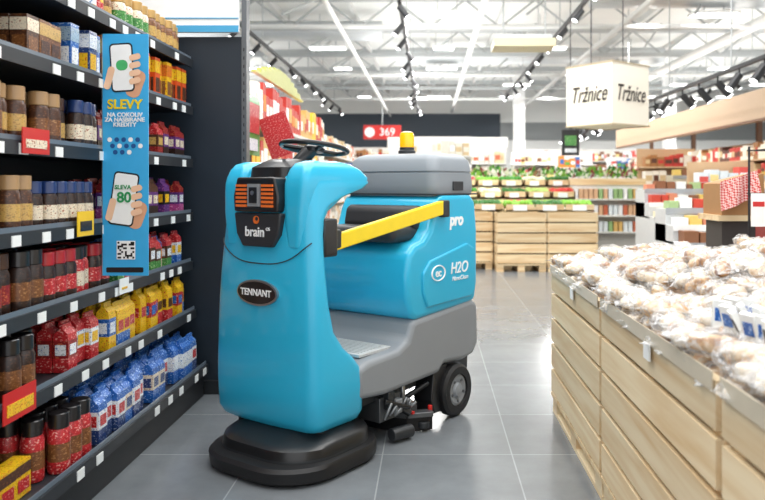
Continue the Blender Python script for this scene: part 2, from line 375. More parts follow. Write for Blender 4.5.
text('phone_80','SLEVA',(-.007,-.005,-.14),.026,mat('print_dgreen','#1f8f52',.5),parent=ps,bold=.0004)
text('phone_81','80',(-.002,-.005,-.185),.062,MATS['print_dgreen'],parent=ps,bold=.0014)
mb=MB(); mb.box(-.1,-.096,.0,.012,-.52,.52,M_met); mb.obj('bracket',ps)

# ---------- FLOOR SCRUBBER
TH=math.radians(35)
fs=empty('ride_on_floor_scrubber',(-.77,3.32,0),-TH)
def rring(u0,u1,vh,r,bulge,z,n=6,k=10,vc=0):
    r=min(r,(u1-u0)/2*.98,vh*.98); p=[]
    for i in range(1,k): p.append((-(vh-r)+2*(vh-r)*i/k,u0))
    for cx,cy,a0 in ((vh-r,u0+r,-90),(vh-r,u1-r,0)):
        for i in range(n+1):
            a=math.radians(a0+90*i/n); p.append((cx+r*math.cos(a),cy+r*math.sin(a)))
    for i in range(1,k): p.append(((vh-r)-2*(vh-r)*i/k,u1))
    for cx,cy,a0 in ((-(vh-r),u1-r,90),(-(vh-r),u0+r,180)):
        for i in range(n+1):
            a=math.radians(a0+90*i/n); p.append((cx+r*math.cos(a),cy+r*math.sin(a)))
    um=(u0+u1)/2; out=[]
    for v,u in p:
        if u<um: u=u+bulge*(v/vh)**2*(um-u)/(um-u0)
        out.append((v+vc,u,z))
    return out
secs=[(.165,.05,.33,.28),(.185,.02,.36,.31),(.22,.005,.37,.327),(.34,0,.37,.332),(.42,0,.345,.332),(.47,0,.30,.33),(.52,0,.24,.327),(.60,.0,.18,.324),(.72,.002,.155,.318),(.86,.006,.145,.308),(.95,.01,.145,.299),(1.03,.014,.15,.291),(1.10,.018,.165,.285),(1.16,.022,.21,.28),(1.20,.028,.31,.276),(1.235,.033,.44,.273),(1.26,.04,.485,.27),(1.285,.055,.47,.265),(1.31,.08,.42,.255),(1.33,.12,.36,.23)]
BU=.025; RC=.06
mb=MB(); mb.loft([rring(a,b,v,RC,BU,z) for z,a,b,v in secs],M_blue)
mb.obj('front_shell',fs,angle=50)
for s in (-1,1):
    mb=MB()
    secw=[(.98,.02,.12,.05),(1.12,.016,.18,.062),(1.22,.022,.33,.07),(1.255,.026,.46,.072),(1.285,.034,.465,.07),(1.32,.05,.42,.064),(1.345,.07,.36,.053),(1.358,.11,.29,.03)]
    mb.loft([rring(a,b,w,.035,.0,z,vc=s*(.197)) for z,a,b,w in secw],M_blue); mb.obj('head_wing',fs,angle=50)
def fpoly(mb,pts,u0,u1,m):
    n=len(pts); mb.add([(v,u0,z) for v,z in pts]+[(v,u1,z) for v,z in pts],[tuple(range(n)),tuple(reversed(range(n,2*n)))]+[(j,n+j,n+(j+1)%n,(j+1)%n) for j in range(n)],m)
mb=MB()
fpoly(mb,[(-.15,1.125),(-.135,1.03),(-.095,.975),(.095,.975),(.135,1.03),(.15,1.125)],-.006,.05,M_drk)
o=mb.obj('badge_panel',fs,bevel=.008); fixn(o)
mb=MB(); fpoly(mb,[(-.14,1.13),(.14,1.13),(.145,1.2),(.12,1.285),(-.12,1.285),(-.145,1.2)],-.016,.1,M_blk); o=mb.obj('sensor_panel',fs,bevel=.01); fixn(o)
mb=MB()
for s in (-1,1):
    for k in range(6):
        z=1.152+k*.018
        mb.box(min(s*.048,s*.118),max(s*.048,s*.118),-.024,-.014,z,z+.011,M_org)
mb.box(-.038,.038,-.026,-.016,1.155,1.255,M_gray); mb.box(-.024,.024,-.03,-.026,1.17,1.24,M_blk)
mb.cyl((0,-.034,1.215),(0,-.03,1.215),.01,M_met,12)
mb.obj('sensor_grille',fs)
text('brain_text','brain',(-.01,-.008,1.04),.062,M_wht,parent=fs,bold=.001)
text('brain_small','OS',(.075,-.008,1.055),.02,M_wht,parent=fs)
mb=MB(); mb.cyl((0,-.006,1.095),(0,-.010,1.095),.018,M_org,16); mb.cyl((0.006,-.0105,1.1),(0.006,-.0115,1.1),.009,M_drk,10); mb.obj('brain_dot',fs)
mb=MB(); mb.loft([rring(a,b,v,.04,.02,z) for z,a,b,v in ((1.26,.03,.36,.128),(1.33,.04,.34,.122),(1.35,.08,.32,.11),(1.37,.12,.28,.08))],M_blk)
mb.cyl((0.02,.22,1.34),(0.06,.28,1.42),.035,M_blk,16); mb.obj('dashboard',fs)
def torus(mb,Mx,Rr,r,m,n=40,k=10):
    rings=[]
    for i in range(n+1):
        a=2*math.pi*i/n
        rings.append([((Rr+r*math.cos(b))*math.cos(a),(Rr+r*math.cos(b))*math.sin(a),r*math.sin(b)) for b in [2*math.pi*j/k for j in range(k)]])
    mb.loft(rings,m,False,Mx)
mb=MB(); Mx=Matrix.Translation((0.07,.29,1.425))@Matrix.Rotation(math.radians(-9),4,'X')
torus(mb,Mx,.155,.012,M_blk)
for a in (90,210,330):
    a=math.radians(a); p=Mx@Vector((0,0,-.01)); q=Mx@Vector((.15*math.cos(a),.15*math.sin(a),0)); mb.cyl(p,q,.012,M_blk,8)
mb.lathe([(.045,-.02),(.05,.0),(.03,.015)],M_blk,M=Mx,n=16)
mb.obj('steering_wheel',fs)
mb=MB(); n=40
def oval(mb,cz,a,b,u,u1,m): mb.loft([[(a*math.cos(2*math.pi*j/n),uu,cz+b*math.sin(2*math.pi*j/n)) for j in range(n)] for uu in (u1,u)],m)
oval(mb,.77,.13,.058,-.006,.01,M_met); oval(mb,.77,.12,.049,-.009,-.005,M_blk)
o=mb.obj('logo_badge',fs); fixn(o)
text('logo_text','TENNANT',(0,-.011,.77),.042,M_wht,parent=fs,bold=.0006,sx=1.0)
cv=bpy.data.curves.new('seam','CURVE'); cv.dimensions='3D'; cv.bevel_depth=.0025; sp=cv.splines.new('POLY')
pts=[]
for i in range(41):
    v=-.285+.57*i/40; z=.90+.10*abs(v/.285)**3; u=.008+BU*(v/.3)**2
    if abs(v)>.24: u+= RC-math.sqrt(max(0,RC**2-(abs(v)-.24)**2))
    pts.append((v,u-.001,z))
sp.points.add(len(pts)-1)
for p,q in zip(sp.points,pts): p.co=(*q,1)
cv.materials.append(M_drk); o=bpy.data.objects.new('seam_line',cv); COL.objects.link(o); o.parent=fs
mb=MB(); mb.box(.2,.285,.13,.22,.93,1.1,M_blk); mb.box(.21,.275,.21,.26,.96,1.05,M_drk); mb.obj('side_sensor',fs,bevel=.012)
mb=MB(); mb.box(-.285,-.2,.13,.22,.93,1.1,M_blk); mb.obj('side_sensor_rear',fs,bevel=.012)
mb=MB()
a=Vector((.25,.2,.985)); b=Vector((.345,.98,1.135)); d=(b-a); 
M_=Matrix.Translation(a)@d.to_track_quat('Y','Z').to_matrix().to_4x4()
mb.box(-.018,.018,0,d.length,-.036,.036,M_yel,M_); mb.obj('yellow_gate_bar',fs,bevel=.006)
mb=MB(); mb.box(.32,.365,.95,1.01,1.08,1.17,M_drk); mb.obj('gate_hinge',fs,bevel=.01)
SK=[(.006,-.15,.49,.32,.22),(.02,-.17,.50,.335,.24),(.065,-.175,.50,.338,.24),(.08,-.16,.49,.328,.23),(.084,-.11,.46,.305,.21),(.095,-.11,.46,.305,.21),(.13,-.10,.46,.30,.21),(.146,-.07,.45,.285,.2),(.155,-.02,.42,.26,.17),(.2,.06,.34,.2,.1)]
mb=MB()
mb.loft([rring(a,b,v,r_,.0,z,n=12,vc=.065) for z,a,b,v,r_ in SK],[M_rub,M_rub,M_rub,M_rub,M_drk,M_blk,M_blk,M_blk,M_blk])
mb.obj('brush_deck_skirt',fs,angle=40)
mb=MB()
mb.cyl((.25,.12,.02),(.25,.12,.19),.05,M_drk,16); mb.cyl((-.19,.12,.02),(-.19,.12,.19),.05,M_drk,16)
mb.cyl((0,.2,.0),(0,.2,.3),.12,M_blk,20)
mb.obj('deck_mounts',fs)
mb=MB(); prism(mb,[(.30,.27),(.30,.41),(.38,.435),(.60,.445),(.68,.48),(.72,.57),(1.28,.61),(1.34,.58),(1.35,.36),(1.30,.30),(1.2,.285),(1.0,.30),(.95,.26),(.5,.25)],-.335,.335,M_gray); o=mb.obj('chassis_body',fs,bevel=.028,seg=4); fixn(o)
mb=MB(); mb.box(-.27,.27,.38,.62,.44,.455,M_step)
for i in range(9): mb.box(-.25,.25,.40+.024*i,.408+.024*i,.455,.460,M_step)
mb.obj('foot_platform',fs,bevel=.003)
mb=MB(); prism(mb,[(.745,.565),(.70,.60),(.675,.70),(.67,.80),(.69,.90),(.74,.945),(.82,.965),(.88,1.02),(.915,1.12),(.95,1.185),(1.0,1.2),(1.27,1.2),(1.325,1.16),(1.345,1.0),(1.345,.70),(1.32,.60),(1.26,.59)],-.33,.33,M_blue); o=mb.obj('blue_tank',fs,bevel=.05,seg=6); fixn(o)
mb=MB(); prism(mb,[(.84,.62),(.80,.70),(.80,.80),(.86,.86),(1.22,.93),(1.29,.9),(1.30,.66),(1.26,.63)],.322,.342,M_blue); o=mb.obj('tank_side_panel',fs,bevel=.012,seg=4); fixn(o)
LD=[(1.19,.95,1.335,.305,.06),(1.21,.94,1.345,.315,.06),(1.25,.935,1.35,.318,.065),(1.312,.942,1.345,.313,.065),(1.316,.948,1.34,.307,.06),(1.322,.948,1.34,.307,.06),(1.326,.942,1.345,.313,.065),(1.385,.955,1.335,.30,.06),(1.412,.98,1.315,.275,.06),(1.423,1.01,1.29,.25,.06),(1.425,1.07,1.24,.19,.05)]
mb=MB(); mb.loft([rring(a,b,v,r_,.0,z,n=8) for z,a,b,v,r_ in LD],M_lid)
mb.obj('tank_lid',fs,angle=45)
mb=MB(); mb.box(-.31,.322,.94,1.352,1.196,1.204,M_drk); mb.box(.318,.326,1.1,1.2,1.22,1.27,M_drk); mb.box(-.12,.12,1.34,1.36,1.22,1.3,M_drk)
mb.obj('lid_latches',fs,bevel=.003)
mb=MB(); mb.box(-.25,.25,.66,.93,.955,1.035,M_seat); mb.obj('seat_cushion',fs,bevel=.035,seg=5)
mb=MB(); prism(mb,[(.86,1.01),(.84,1.04),(.86,1.12),(.89,1.145),(.94,1.13),(.94,1.01)],-.24,.25,M_seat); o=mb.obj('seat_back',fs,bevel=.025,seg=5); fixn(o)
mb=MB(); mb.lathe([(.05,0),(.05,.03),(.042,.035),(.042,.05)],M_drk,-.02,1.14,1.415,20); mb.lathe([(.04,.05),(.042,.06),(.042,.12),(.036,.135),(.02,.142)],M_amber,-.02,1.14,1.415,20); mb.obj('warning_beacon',fs)
def wheel(nm,v,u,r,w):
    mb=MB(); Mw=Matrix.Translation((v,u,r))@Matrix.Rotation(math.pi/2,4,'Y')
    mb.lathe([(r*.55,-w/2),(r*.9,-w/2),(r,-w*.3),(r,w*.3),(r*.9,w/2),(r*.62,w/2),(r*.6,w*.3)],M_rub,n=32,M=Mw)
    mb.lathe([(r*.6,-w*.45),(r*.6,w*.34),(r*.5,w*.42),(r*.3,w*.3),(r*.24,w*.5),(r*.1,w*.55)],M_gray,n=24,M=Mw)
    for k in range(5):
        a=2*math.pi*k/5; mb.cyl(Mw@Vector((r*.42*math.cos(a),r*.42*math.sin(a),w*.3)),Mw@Vector((r*.42*math.cos(a),r*.42*math.sin(a),w*.45)),.008,M_dmet,6)
    mb.obj(nm,fs)
wheel('rear_wheel_1',.32,1.11,.14,.07); wheel('rear_wheel_2',-.32,1.11,.14,.07); wheel('drive_wheel',0,.25,.12,.09)
mb=MB(); prism(mb,[(.93,.30),(.90,.12),(.93,.05),(.99,.05),(1.0,.20),(1.05,.29)],.2,.32,M_blk); prism(mb,[(.9,.33),(.9,.24),(1.25,.25),(1.33,.2),(1.34,.33)],-.27,.27,M_blk); mb.cyl((-.32,1.11,.14),(.32,1.11,.14),.025,M_dmet,10); o=mb.obj('wheel_bracket',fs,bevel=.01); fixn(o)
mb=MB()
pts=[(-.36,.86),(-.3,.78),(-.15,.72),(0,.70),(.15,.70),(.28,.74),(.36,.84)]
for (p,q) in zip(pts[:-1],pts[1:]):
    d=Vector((q[0]-p[0],q[1]-p[1],0)); L=d.length; Mq=Matrix.Translation((p[0],p[1],0))@Matrix.Rotation(math.atan2(d.y,d.x),4,'Z')
    mb.box(-.004,L+.004,-.012,.012,.003,.075,M_rub,Mq); mb.box(-.004,L+.004,-.03,.03,.075,.1,M_dmet,Mq)
mb.cyl((.1,.45,.2),(.2,.75,.1),.022,M_dmet,10); mb.cyl((-.1,.45,.2),(-.2,.75,.1),.022,M_dmet,10); mb.cyl((.2,.5,.22),(.3,.78,.14),.012,M_met,8)
mb.box(.1,.28,.52,.68,.1,.22,M_dmet); mb.box(.2,.31,.55,.6,.16,.26,M_drk); mb.cyl((.3,.72,.1),(.3,.72,.18),.014,M_met,8); mb.cyl((.22,.62,.2),(.33,.7,.11),.018,M_blk,8)
for i in range(6): mb.cyl((.30,.53+.04*i,.12+.01*(i%2)),(.33,.55+.04*i,.2-.02*(i%3)),.008,M_met,8)
mb.cyl((.31,.52,.21),(.34,.68,.15),.012,M_blk,8); mb.box(.29,.32,.6,.65,.13,.2,M_gray)
mb.cyl((.32,.56,.04),(.35,.68,.04),.032,M_drk,12); mb.lathe([(.03,0),(.03,.03)],M_drk,.34,.8,.02,12)
mb.box(.30,.33,.72,.74,.1,.115,M_red); mb.cyl((.345,.85,.09),(.345,.85,.12),.012,M_red,10)
mb.cyl((.25,.74,.1),(.25,.74,.24),.015,M_met,8); mb.box(.18,.3,.7,.8,.1,.13,M_dmet); mb.cyl((.2,.78,.13),(.3,.9,.22),.014,M_blk,8)
mb.box(-.25,.25,.42,.86,.2,.27,M_drk)
mb.obj('squeegee_assembly',fs,bevel=.004,seg=2)
RS=(math.pi/2,0,math.pi/2)
text('side_text','H2O',(.343,1.13,.80),.085,M_wht,RS,fs,bold=.001,shear=.2)
text('side_text_small','NanoClean',(.343,1.14,.745),.035,M_wht,RS,fs,shear=.2)
mb=MB()
torus(mb,Matrix.Translation((.343,.93,.79))@Matrix.Rotation(math.pi/2,4,'Y')@Matrix.Diagonal((.65,1,1,1)),.06,.005,M_wht,n=30,k=6)
mb.obj('eco_ring',fs); text('eco_text','ec',(.344,.93,.79),.06,M_wht,RS,fs,bold=.001)
text('model_text','pro',(.331,1.12,1.06),.09,M_wht,RS,fs,bold=.004,shear=.15)

# ---------- wooden crates right
M_liner=mat('crate_liner','#cfc4ae',.35,coat=.4)
M_gapshade=mat('crate_gap_shade','#5a4630',.8)  # dark colour painting shade into the plank gaps, on a block added behind
def crate(name,x0,x1,y0,y1,h,nplank,mp,mpx,z0=.11):
    mb=MB(); g=.02; ph=(h-z0)/nplank; t=.022
    for k in range(nplank):
        a=z0+k*ph+g/2; b=z0+(k+1)*ph-g/2
        mb.box(x0,x0+t,y0+.012,y1-.012,a,b,mp); mb.box(x1-t,x1,y0+.012,y1-.012,a,b,mp)
        mb.box(x0+t,x1-t,y0+.005,y0+.005+t,a,b,mpx); mb.box(x0+t,x1-t,y1-.005-t,y1-.005,a,b,mpx)
    i0=.026
    mb.box(x0+i0,x1-i0,y0+.03+i0-.02,y1-.03-i0+.02,z0,h-.11,M_gapshade)
    for x in (x0+t,x1-t-.004):
        for y in (y0+.03,(y0+y1)/2-.03,y1-.09): mb.box(x,x+.004,y,y+.06,z0-.02,h-.01,mp)
    for x in (x0+.01,(x0+x1)/2-.05,x1-.11):
        for y in (y0+.01,(y0+y1)/2-.06,y1-.13): mb.box(x,x+.1,y,y+.12,.02,z0-.02,mp)
        mb.box(x,x+.1,y0,y1,0,.02,mp)
    mb.box(x0,x1,y0,y1,z0-.02,z0,mpx)
    return mb.obj(name,smooth=False)
for y0 in (2.93,1.73,.53):
    for x0 in (.67,1.48):
        crate('wooden_crate',x0,x0+.79,y0+.004,y0+1.19,.80,5,M_pine,M_pinex)
mb=MB(); 
for y0 in (2.93,1.73,.53):
    mb.box(.662,.666,y0+.02,y0+1.17,.765,.812,M_liner)
    mb.box(.656,.661,y0+.5,y0+.56,.72,.77,M_tag)
mb.obj('crate_liner_strip',smooth=False)

def bread_mat(name,c1,c2,c3):
    m=mat(name,c1,.4,coat=.3); nt=m.node_tree; b=nt.nodes['Principled BSDF']
    tc=nt.nodes.new('ShaderNodeTexCoord'); nz=nt.nodes.new('ShaderNodeTexNoise'); nz.inputs['Scale'].default_value=20; nz.inputs['Detail'].default_value=5; nz.inputs['Distortion'].default_value=.8
    nt.links.new(tc.outputs['Object'],nz.inputs['Vector'])
    cr=nt.nodes.new('ShaderNodeValToRGB'); e=cr.color_ramp.elements; e[0].position=.36; e[0].color=lin(c2)+[1]; e[1].position=.5; e[1].color=lin(c1)+[1]; q=e.new(.66); q.color=lin(c3)+[1]
    nt.links.new(nz.outputs['Fac'],cr.inputs[0]); nt.links.new(cr.outputs[0],b.inputs['Base Color'])
    return m
BM=[bread_mat('bread_rolls','#cfa878','#9c6a3e','#e6d2b4'),bread_mat('bread_pastry','#dcc19a','#b0804e','#efe2cc'),bread_mat('bread_loaf','#b98a58','#84552e','#dcc09a'),bread_mat('bread_white','#e6d8c2','#c9a880','#f4ecdf')]
# clear crinkled film
MF=bpy.data.materials.new('plastic_film'); MF.use_nodes=True; nt=MF.node_tree; b=nt.nodes['Principled BSDF']
b.inputs['Base Color'].default_value=(.93,.94,.95,1); b.inputs['Roughness'].default_value=.12; b.inputs['Specular IOR Level'].default_value=1.0
tc=nt.nodes.new('ShaderNodeTexCoord'); nz=nt.nodes.new('ShaderNodeTexNoise'); nz.inputs['Scale'].default_value=28; nz.inputs['Detail'].default_value=4; nz.inputs['Distortion'].default_value=1.5
nt.links.new(tc.outputs['Object'],nz.inputs['Vector'])
mr=nt.nodes.new('ShaderNodeMapRange'); mr.inputs[1].default_value=.42; mr.inputs[2].default_value=.68; mr.inputs[3].default_value=.1; mr.inputs[4].default_value=.62
nt.links.new(nz.outputs['Fac'],mr.inputs[0]); nt.links.new(mr.outputs[0],b.inputs['Alpha'])
bp=nt.nodes.new('ShaderNodeBump'); bp.inputs['Strength'].default_value=1; bp.inputs['Distance'].default_value=.02
nt.links.new(nz.outputs['Fac'],bp.inputs['Height']); nt.links.new(bp.outputs[0],b.inputs['Normal'])
def pillow(mb,c,sx,sy,sz,m,rot,nu=12,jit=.11,seal=True):
    Mx=Matrix.Translation(c)@rot; rings=[]
    prof=((-1.25,.8,.05),(-1.0,.62,.12),(-.8,.85,.6),(-.4,.98,.92),(0,1,1),(.4,.98,.92),(.8,.85,.6),(1.0,.62,.12),(1.25,.8,.05)) if seal else ((-1,.25,.25),(-.85,.65,.65),(-.45,.95,.95),(0,1,1),(.45,.95,.95),(.85,.65,.65),(1,.25,.25))
    for t,wy,wz in prof:
        r=[]
        for j in range(nu):
            th=2*math.pi*j/nu; k=1+R.uniform(-jit,jit)
            r.append((sx*t+R.uniform(-.06,.06)*sx,sy*wy*math.copysign(abs(math.cos(th))**.8,math.cos(th))*k,sz*wz*math.sin(th)*k))
        rings.append(r)
    mb.loft(rings,m,True,Mx)
hp=empty('bagged_bread_heap',(0,0,0)); mb=MB(); mf=MB()
mb.box(.70,2.24,.58,4.08,.70,.775,BM[0])
for lay in range(4):
    y=.62
    while y<4.07:
        x=.735
        while x<2.22:
            edge=max(0,min(x-.69,4.12-y,.3)/.3)
            hump=.5+.5*math.sin(y*3.1+x*2.2)*math.sin(x*4+1)
            lim=1+ (2.2*edge)*(.55+.45*hump)
            if lay<=lim and lay>=lim-1.3:
                z=.785+lay*.058+R.uniform(-.012,.015)
                tl=.45 if x>.78 else .2
                rot=Matrix.Rotation(R.uniform(0,6.28),4,'Z')@Matrix.Rotation(R.uniform(-tl,tl),4,'X')@Matrix.Rotation(R.uniform(-tl,tl),4,'Y')
                s_=R.uniform(.85,1.15); cx,cy=x+R.uniform(-.02,.02),y+R.uniform(-.02,.02); mt=R.choice(BM)
                # three small rolls inside one clear bag
                for q in (-1,0,1):
                    off=rot@Vector((q*.034*s_,R.uniform(-.008,.008),0))
                    pillow(mb,(cx+off.x,cy+off.y,z+off.z),.03*s_,.03*s_,.024*s_,mt,rot@Matrix.Rotation(R.uniform(-.8,.8),4,'Z'),8,.05,False)
                pillow(mf,(cx,cy,z+.002),.066*s_,.05*s_,.034*s_,MF,rot,12,.16)
            x+=.1
        y+=.09
mb.obj('rolls',hp,angle=60); mf.obj('film_bags',hp,angle=28)
mb=MB()
for i in range(14):
    y=1.72+.03*i; x=.80+(.07 if i%2 else 0)+R.uniform(-.01,.01)
    Mx=Matrix.Translation((x,y,.86))@Matrix.Rotation(R.uniform(-.5,.5),4,'Z')@Matrix.Rotation(R.uniform(-.5,.1),4,'Y')
    mb.box(-.008,.008,-.025,.025,0,.075,M_tag,Mx); mb.box(-.0095,-.0081,-.017,.017,.02,.055,bl if i%3 else bk,Mx)
mb.obj('snack_packets',smooth=False)

# ---------- background: gondolas
PALS=[['#d8d2c6','#efe9dc','#c9b28b','#e2c7a0','#f3f3f0','#c96a4a'],['#c33b30','#f0c33a','#f2f2f0','#3c6fb3','#6aa84f','#e58a2f'],['#e9e4d6','#b7cbd8','#f3f3f3','#d5b06a','#94b77a','#d96b56'],['#5b3320','#a5703c','#d3b88a','#f0e7d6','#c33b30'],['#f4f4f2','#e8e2d6','#d9534a','#f0d890','#dfe8ec','#8a5a3a']]
def gondola(name,x0,x1,y0,y1,h,face,pal,levels=5,frame=None,hdr=None):
    mb=MB(); fr=frame or mat('gondola_white','#dededa',.5)
    if face=='-y': mb.box(x0,x1,y1-.05,y1,0,h,fr)
    elif face=='+x': mb.box(x0,x0+.05,y0,y1,0,h,fr)
    else: mb.box(x1-.05,x1,y0,y1,0,h,fr)
    cols=[P(c,.5,0) for c in pal]
    for k in range(levels):
        z=.12+k*(h-.12)/levels; dz=(h-.12)/levels
        mb.box(x0,x1,y0,y1,z-.03,z,fr)
        if face=='-y': a,b=x0,x1
        else: a,b=y0,y1
        t=a+.05; c=R.choice(cols); n=0
        while t<b-.15:
            if n<=0: c=R.choice(cols); n=R.randint(1,4)
            n-=1; w=R.uniform(.08,.16); hh=dz*R.uniform(.5,.82)
            if face=='-y': mb.box(t,t+w,y0+.03,y0+.25,z,z+hh,c); mb.box(t+.01,t+w-.01,y0+.026,y0+.03,z+hh*.3,z+hh*.7,R.choice(cols))
            elif face=='+x': mb.box(x1-.25,x1-.03,t,t+w,z,z+hh,c); mb.box(x1-.03,x1-.026,t+.01,t+w-.01,z+hh*.3,z+hh*.7,R.choice(cols))
            else: mb.box(x0+.03,x0+.25,t,t+w,z,z+hh,c); mb.box(x0+.026,x0+.03,t+.01,t+w-.01,z+hh*.3,z+hh*.7,R.choice(cols))
            t+=w+.01
    if hdr: mb.box(x0,x1,y0,y0+.04,h,h+.3,hdr)
    mb.obj(name,smooth=False)
gondola('grocery_shelf',-2.2,-1.3,5.4,9.4,2.15,'+x',['#e58a2f','#efe9dc','#c33b30','#f0c33a','#f3f3f3','#d5b06a'],5)
gondola('grocery_shelf',-2.6,-1.7,11.5,17,2.2,'+x',PALS[0],5)
gondola('grocery_shelf',-6,-1.5,19.5,20.2,2.0,'-y',PALS[1],4)
gondola('grocery_shelf',-1.2,2.2,21,21.7,2.3,'-y',PALS[0],5,hdr=mat('hdr_white','#f0efe9',.5))
gondola('grocery_shelf',2.8,5.6,25,25.7,2.4,'-y',PALS[4],5)
gondola('grocery_shelf',6.0,9.5,24.6,25.3,2.2,'-y',PALS[1],5)
gondola('grocery_shelf',-.6,.9,15.5,16.2,2.3,'-y',PALS[0],5)
gondola('grocery_shelf',-7,3,30,30.7,2.8,'-y',PALS[3],5)
gondola('grocery_shelf',4,14,31.5,32.2,2.8,'-y',PALS[4],5)
gondola('bakery_shelf',6.2,7.0,12,23.5,2.15,'-x',PALS[3],5,frame=mat('gondola_wood','#c9a882',.5))
mb=MB(); mb.box(6.0,6.1,11.5,24,2.42,2.95,mat('canopy_beige','#bfa589',.6)); mb.box(6.0,7.2,11.5,24,2.95,3.0,MATS['canopy_beige']); mb.box(5.98,6.0,11.5,24,2.42,2.46,mat('canopy_brown','#7a5a44',.6))
for y in (12,16,20,23.8): mb.box(7.05,7.15,y,y+.1,0,2.95,MATS['canopy_brown'])
mb.obj('bakery_canopy',smooth=False)
mb=MB()
for i in range(12):
    t=i/11; y=5.9+2.0*t; z=2.15+.14*math.sin(t*math.pi)
    mb.box(-1.42,-1.38,y,y+.2,2.15,z+.02,P('#bfc36a'))
mb.obj('shelf_topper',smooth=False)
mb=MB(); mb.box(-1.2,-1.19,4.75,5.2,1.45,1.85,P('#3f8f3a')); mb.box(-1.189,-1.185,4.78,5.17,1.6,1.8,rd); mb.box(-1.185,-1.18,4.8,5.1,1.48,1.56,wh)
mb.box(-.1,.1,0,.01,1.2,1.5,rd,Matrix.Translation((-1.07,5.25,1.6))@Matrix.Rotation(-.35,4,'Y')@Matrix.Translation((0,0,-1.35)))
mb.box(-1.3,-1.2,4.95,5.0,0,1.85,M_shelf); mb.obj('promo_board',smooth=False)
rs=empty('wall_sign',(-1.9,29.6,3.35))
mb=MB(); mb.box(-.75,.75,0,.08,-.28,.28,M_red); mb.cyl((-.5,-.01,0),(-.5,-.03,0),.2,M_wht,16); mb.cyl((0,.04,.28),(0,.04,2.25),.02,M_truss,6); mb.obj('sign_board',rs,smooth=False)
text('sign_text','369',(.2,-.02,0),.42,M_wht,parent=rs)
cs=empty('hanging_cube_sign',(2.86,12,2.67),math.radians(38))
M_lbox=mat('lightbox','#efe8d8',.5,emit=.05,var=.02)
mb=MB(); s=.46; mb.box(-s,s,-s,s,-.48,.48,M_lbox)
for z in (-.49,.47):
    for a,b,c,d in ((-s-.01,s+.01,-s-.012,-s),(-s-.01,s+.01,s,s+.012),(-s-.012,-s,-s,s),(s,s+.012,-s,s)): mb.box(a,b,c,d,z,z+.02,mat('sign_trim','#b9a88a',.5))
for x in (-.4,.4): mb.cyl((x,0,.48),(x,0,2.92),.01,M_trk,5)
mb.obj('light_box',cs,smooth=False)
M_ink=mat('sign_ink','#2c2622',.6)
for nm_,lo,ro in (('label_1',(-.02,-s-.013,.0),(math.pi/2,0,0)),('label_2',(s+.013,-.01,.0),(math.pi/2,0,math.pi/2)),('label_3',(-s-.013,0,0),(math.pi/2,0,-math.pi/2))):
    text(nm_,'Tržnice',lo,.36,M_ink,ro,cs,shear=.35,bold=.001,sx=.66)
mb=MB(); mb.box(-.15,.15,0,.04,-.22,.22,M_trk); mb.box(-.1,.1,-.006,0,-.05,.12,gr); mb.box(-.1,.1,-.006,0,-.17,-.1,wh); mb.cyl((0,.02,.22),(0,.02,3.6),.008,M_trk,5)
o=mb.obj('hanging_department_sign',smooth=False); o.location=(2.42,12.8,1.98)

# ---------- produce display
crate('wooden_crate',.95,1.68,10.7,11.5,.86,5,M_pinex,M_pinex)
crate('wooden_crate',1.69,2.42,10.7,11.5,.86,5,M_pinex,M_pinex)
crate('wooden_crate',.2,.93,11.0,11.8,.86,5,M_pinex,M_pinex)
mb=MB(); cols=[P('#3f8a2c',.5,0),P('#7db83a',.5,0),P('#c8322a',.4,.3),P('#a9c46a',.5,.2),P('#2f6b26',.5,0),P('#d8e2c0',.5,0)]
tr=MB(); tm=mat('crate_black','#26292a',.5)
for k in range(3):
    y0=12.05+.5*k; z0=.82+.2*k
    for i in range(7):
        x0=-.4+.41*i; w=.39
        tr.box(x0,x0+w,y0,y0+.49,z0,z0+.03,tm); tr.box(x0,x0+w,y0,y0+.02,z0,z0+.12,M_pinex); tr.box(x0,x0+.02,y0,y0+.49,z0,z0+.12,M_pine); tr.box(x0+w-.02,x0+w,y0,y0+.49,z0,z0+.12,M_pine)
        tr.box(x0+.1,x0+.26,y0-.008,y0-.001,z0+.02,z0+.1,M_tag)
        c=cols[(i*5+k*2)%6]
        for a in range(6):
            for b in range(6):
                r=.042; jx=x0+.04+a*.06; jy=y0+.06+b*.075; mb.lathe([(r*.3,-r),(r*.9,-r*.4),(r,0),(r*.85,r*.5),(r*.3,r)],c,jx,jy,z0+.1+R.uniform(0,.05),7)
    tr.box(-.4,2.5,y0+.02,y0+.49,0,z0-.003,M_pinex)
for i in range(5):
    x0=.24+.43*i; yb=10.74 if x0>.9 else 11.05; z0=.87
    tr.box(x0,x0+.41,yb,yb+.6,z0,z0+.02,M_pinex); tr.box(x0,x0+.41,yb,yb+.02,z0,z0+.1,M_pinex); tr.box(x0+.1,x0+.3,yb-.01,yb,z0+.01,z0+.09,M_tag)
    c=cols[(i*3+1)%6]
    for a in range(6):
        for b in range(7):
            r=.04; mb.lathe([(r*.3,-r),(r*.9,-r*.4),(r,0),(r*.85,r*.5),(r*.3,r)],c,x0+.04+a*.064,yb+.06+b*.078,z0+.085+R.uniform(0,.04),7)
rk=tr.obj('produce_rack',smooth=False); mb.obj('vegetables',rk)
mb=MB()
for i in range(520):
    x=R.uniform(-.3,3.9); y=13.95+R.uniform(-.12,.25); z=1.35+R.uniform(0,.16); a=R.uniform(0,6.28); l=R.uniform(.06,.13)
    mb.add([(x,y,z),(x+l*math.cos(a),y+.03,z+l*.6),(x+l*.5*math.cos(a+.7),y-.04,z+l*1.1)],[(0,1,2)],R.choice([P('#5da03a',.5,0),P('#2f7a2a',.5,0),P('#8bc34a',.5,0),P('#8a2f3a',.5,0),P('#e8e8d8',.5,0)]))
mb.box(-.4,4.0,13.8,14.3,0,1.33,MATS['gondola_white']); mb.box(-.4,4.0,13.78,13.8,1.25,1.37,M_pinex)
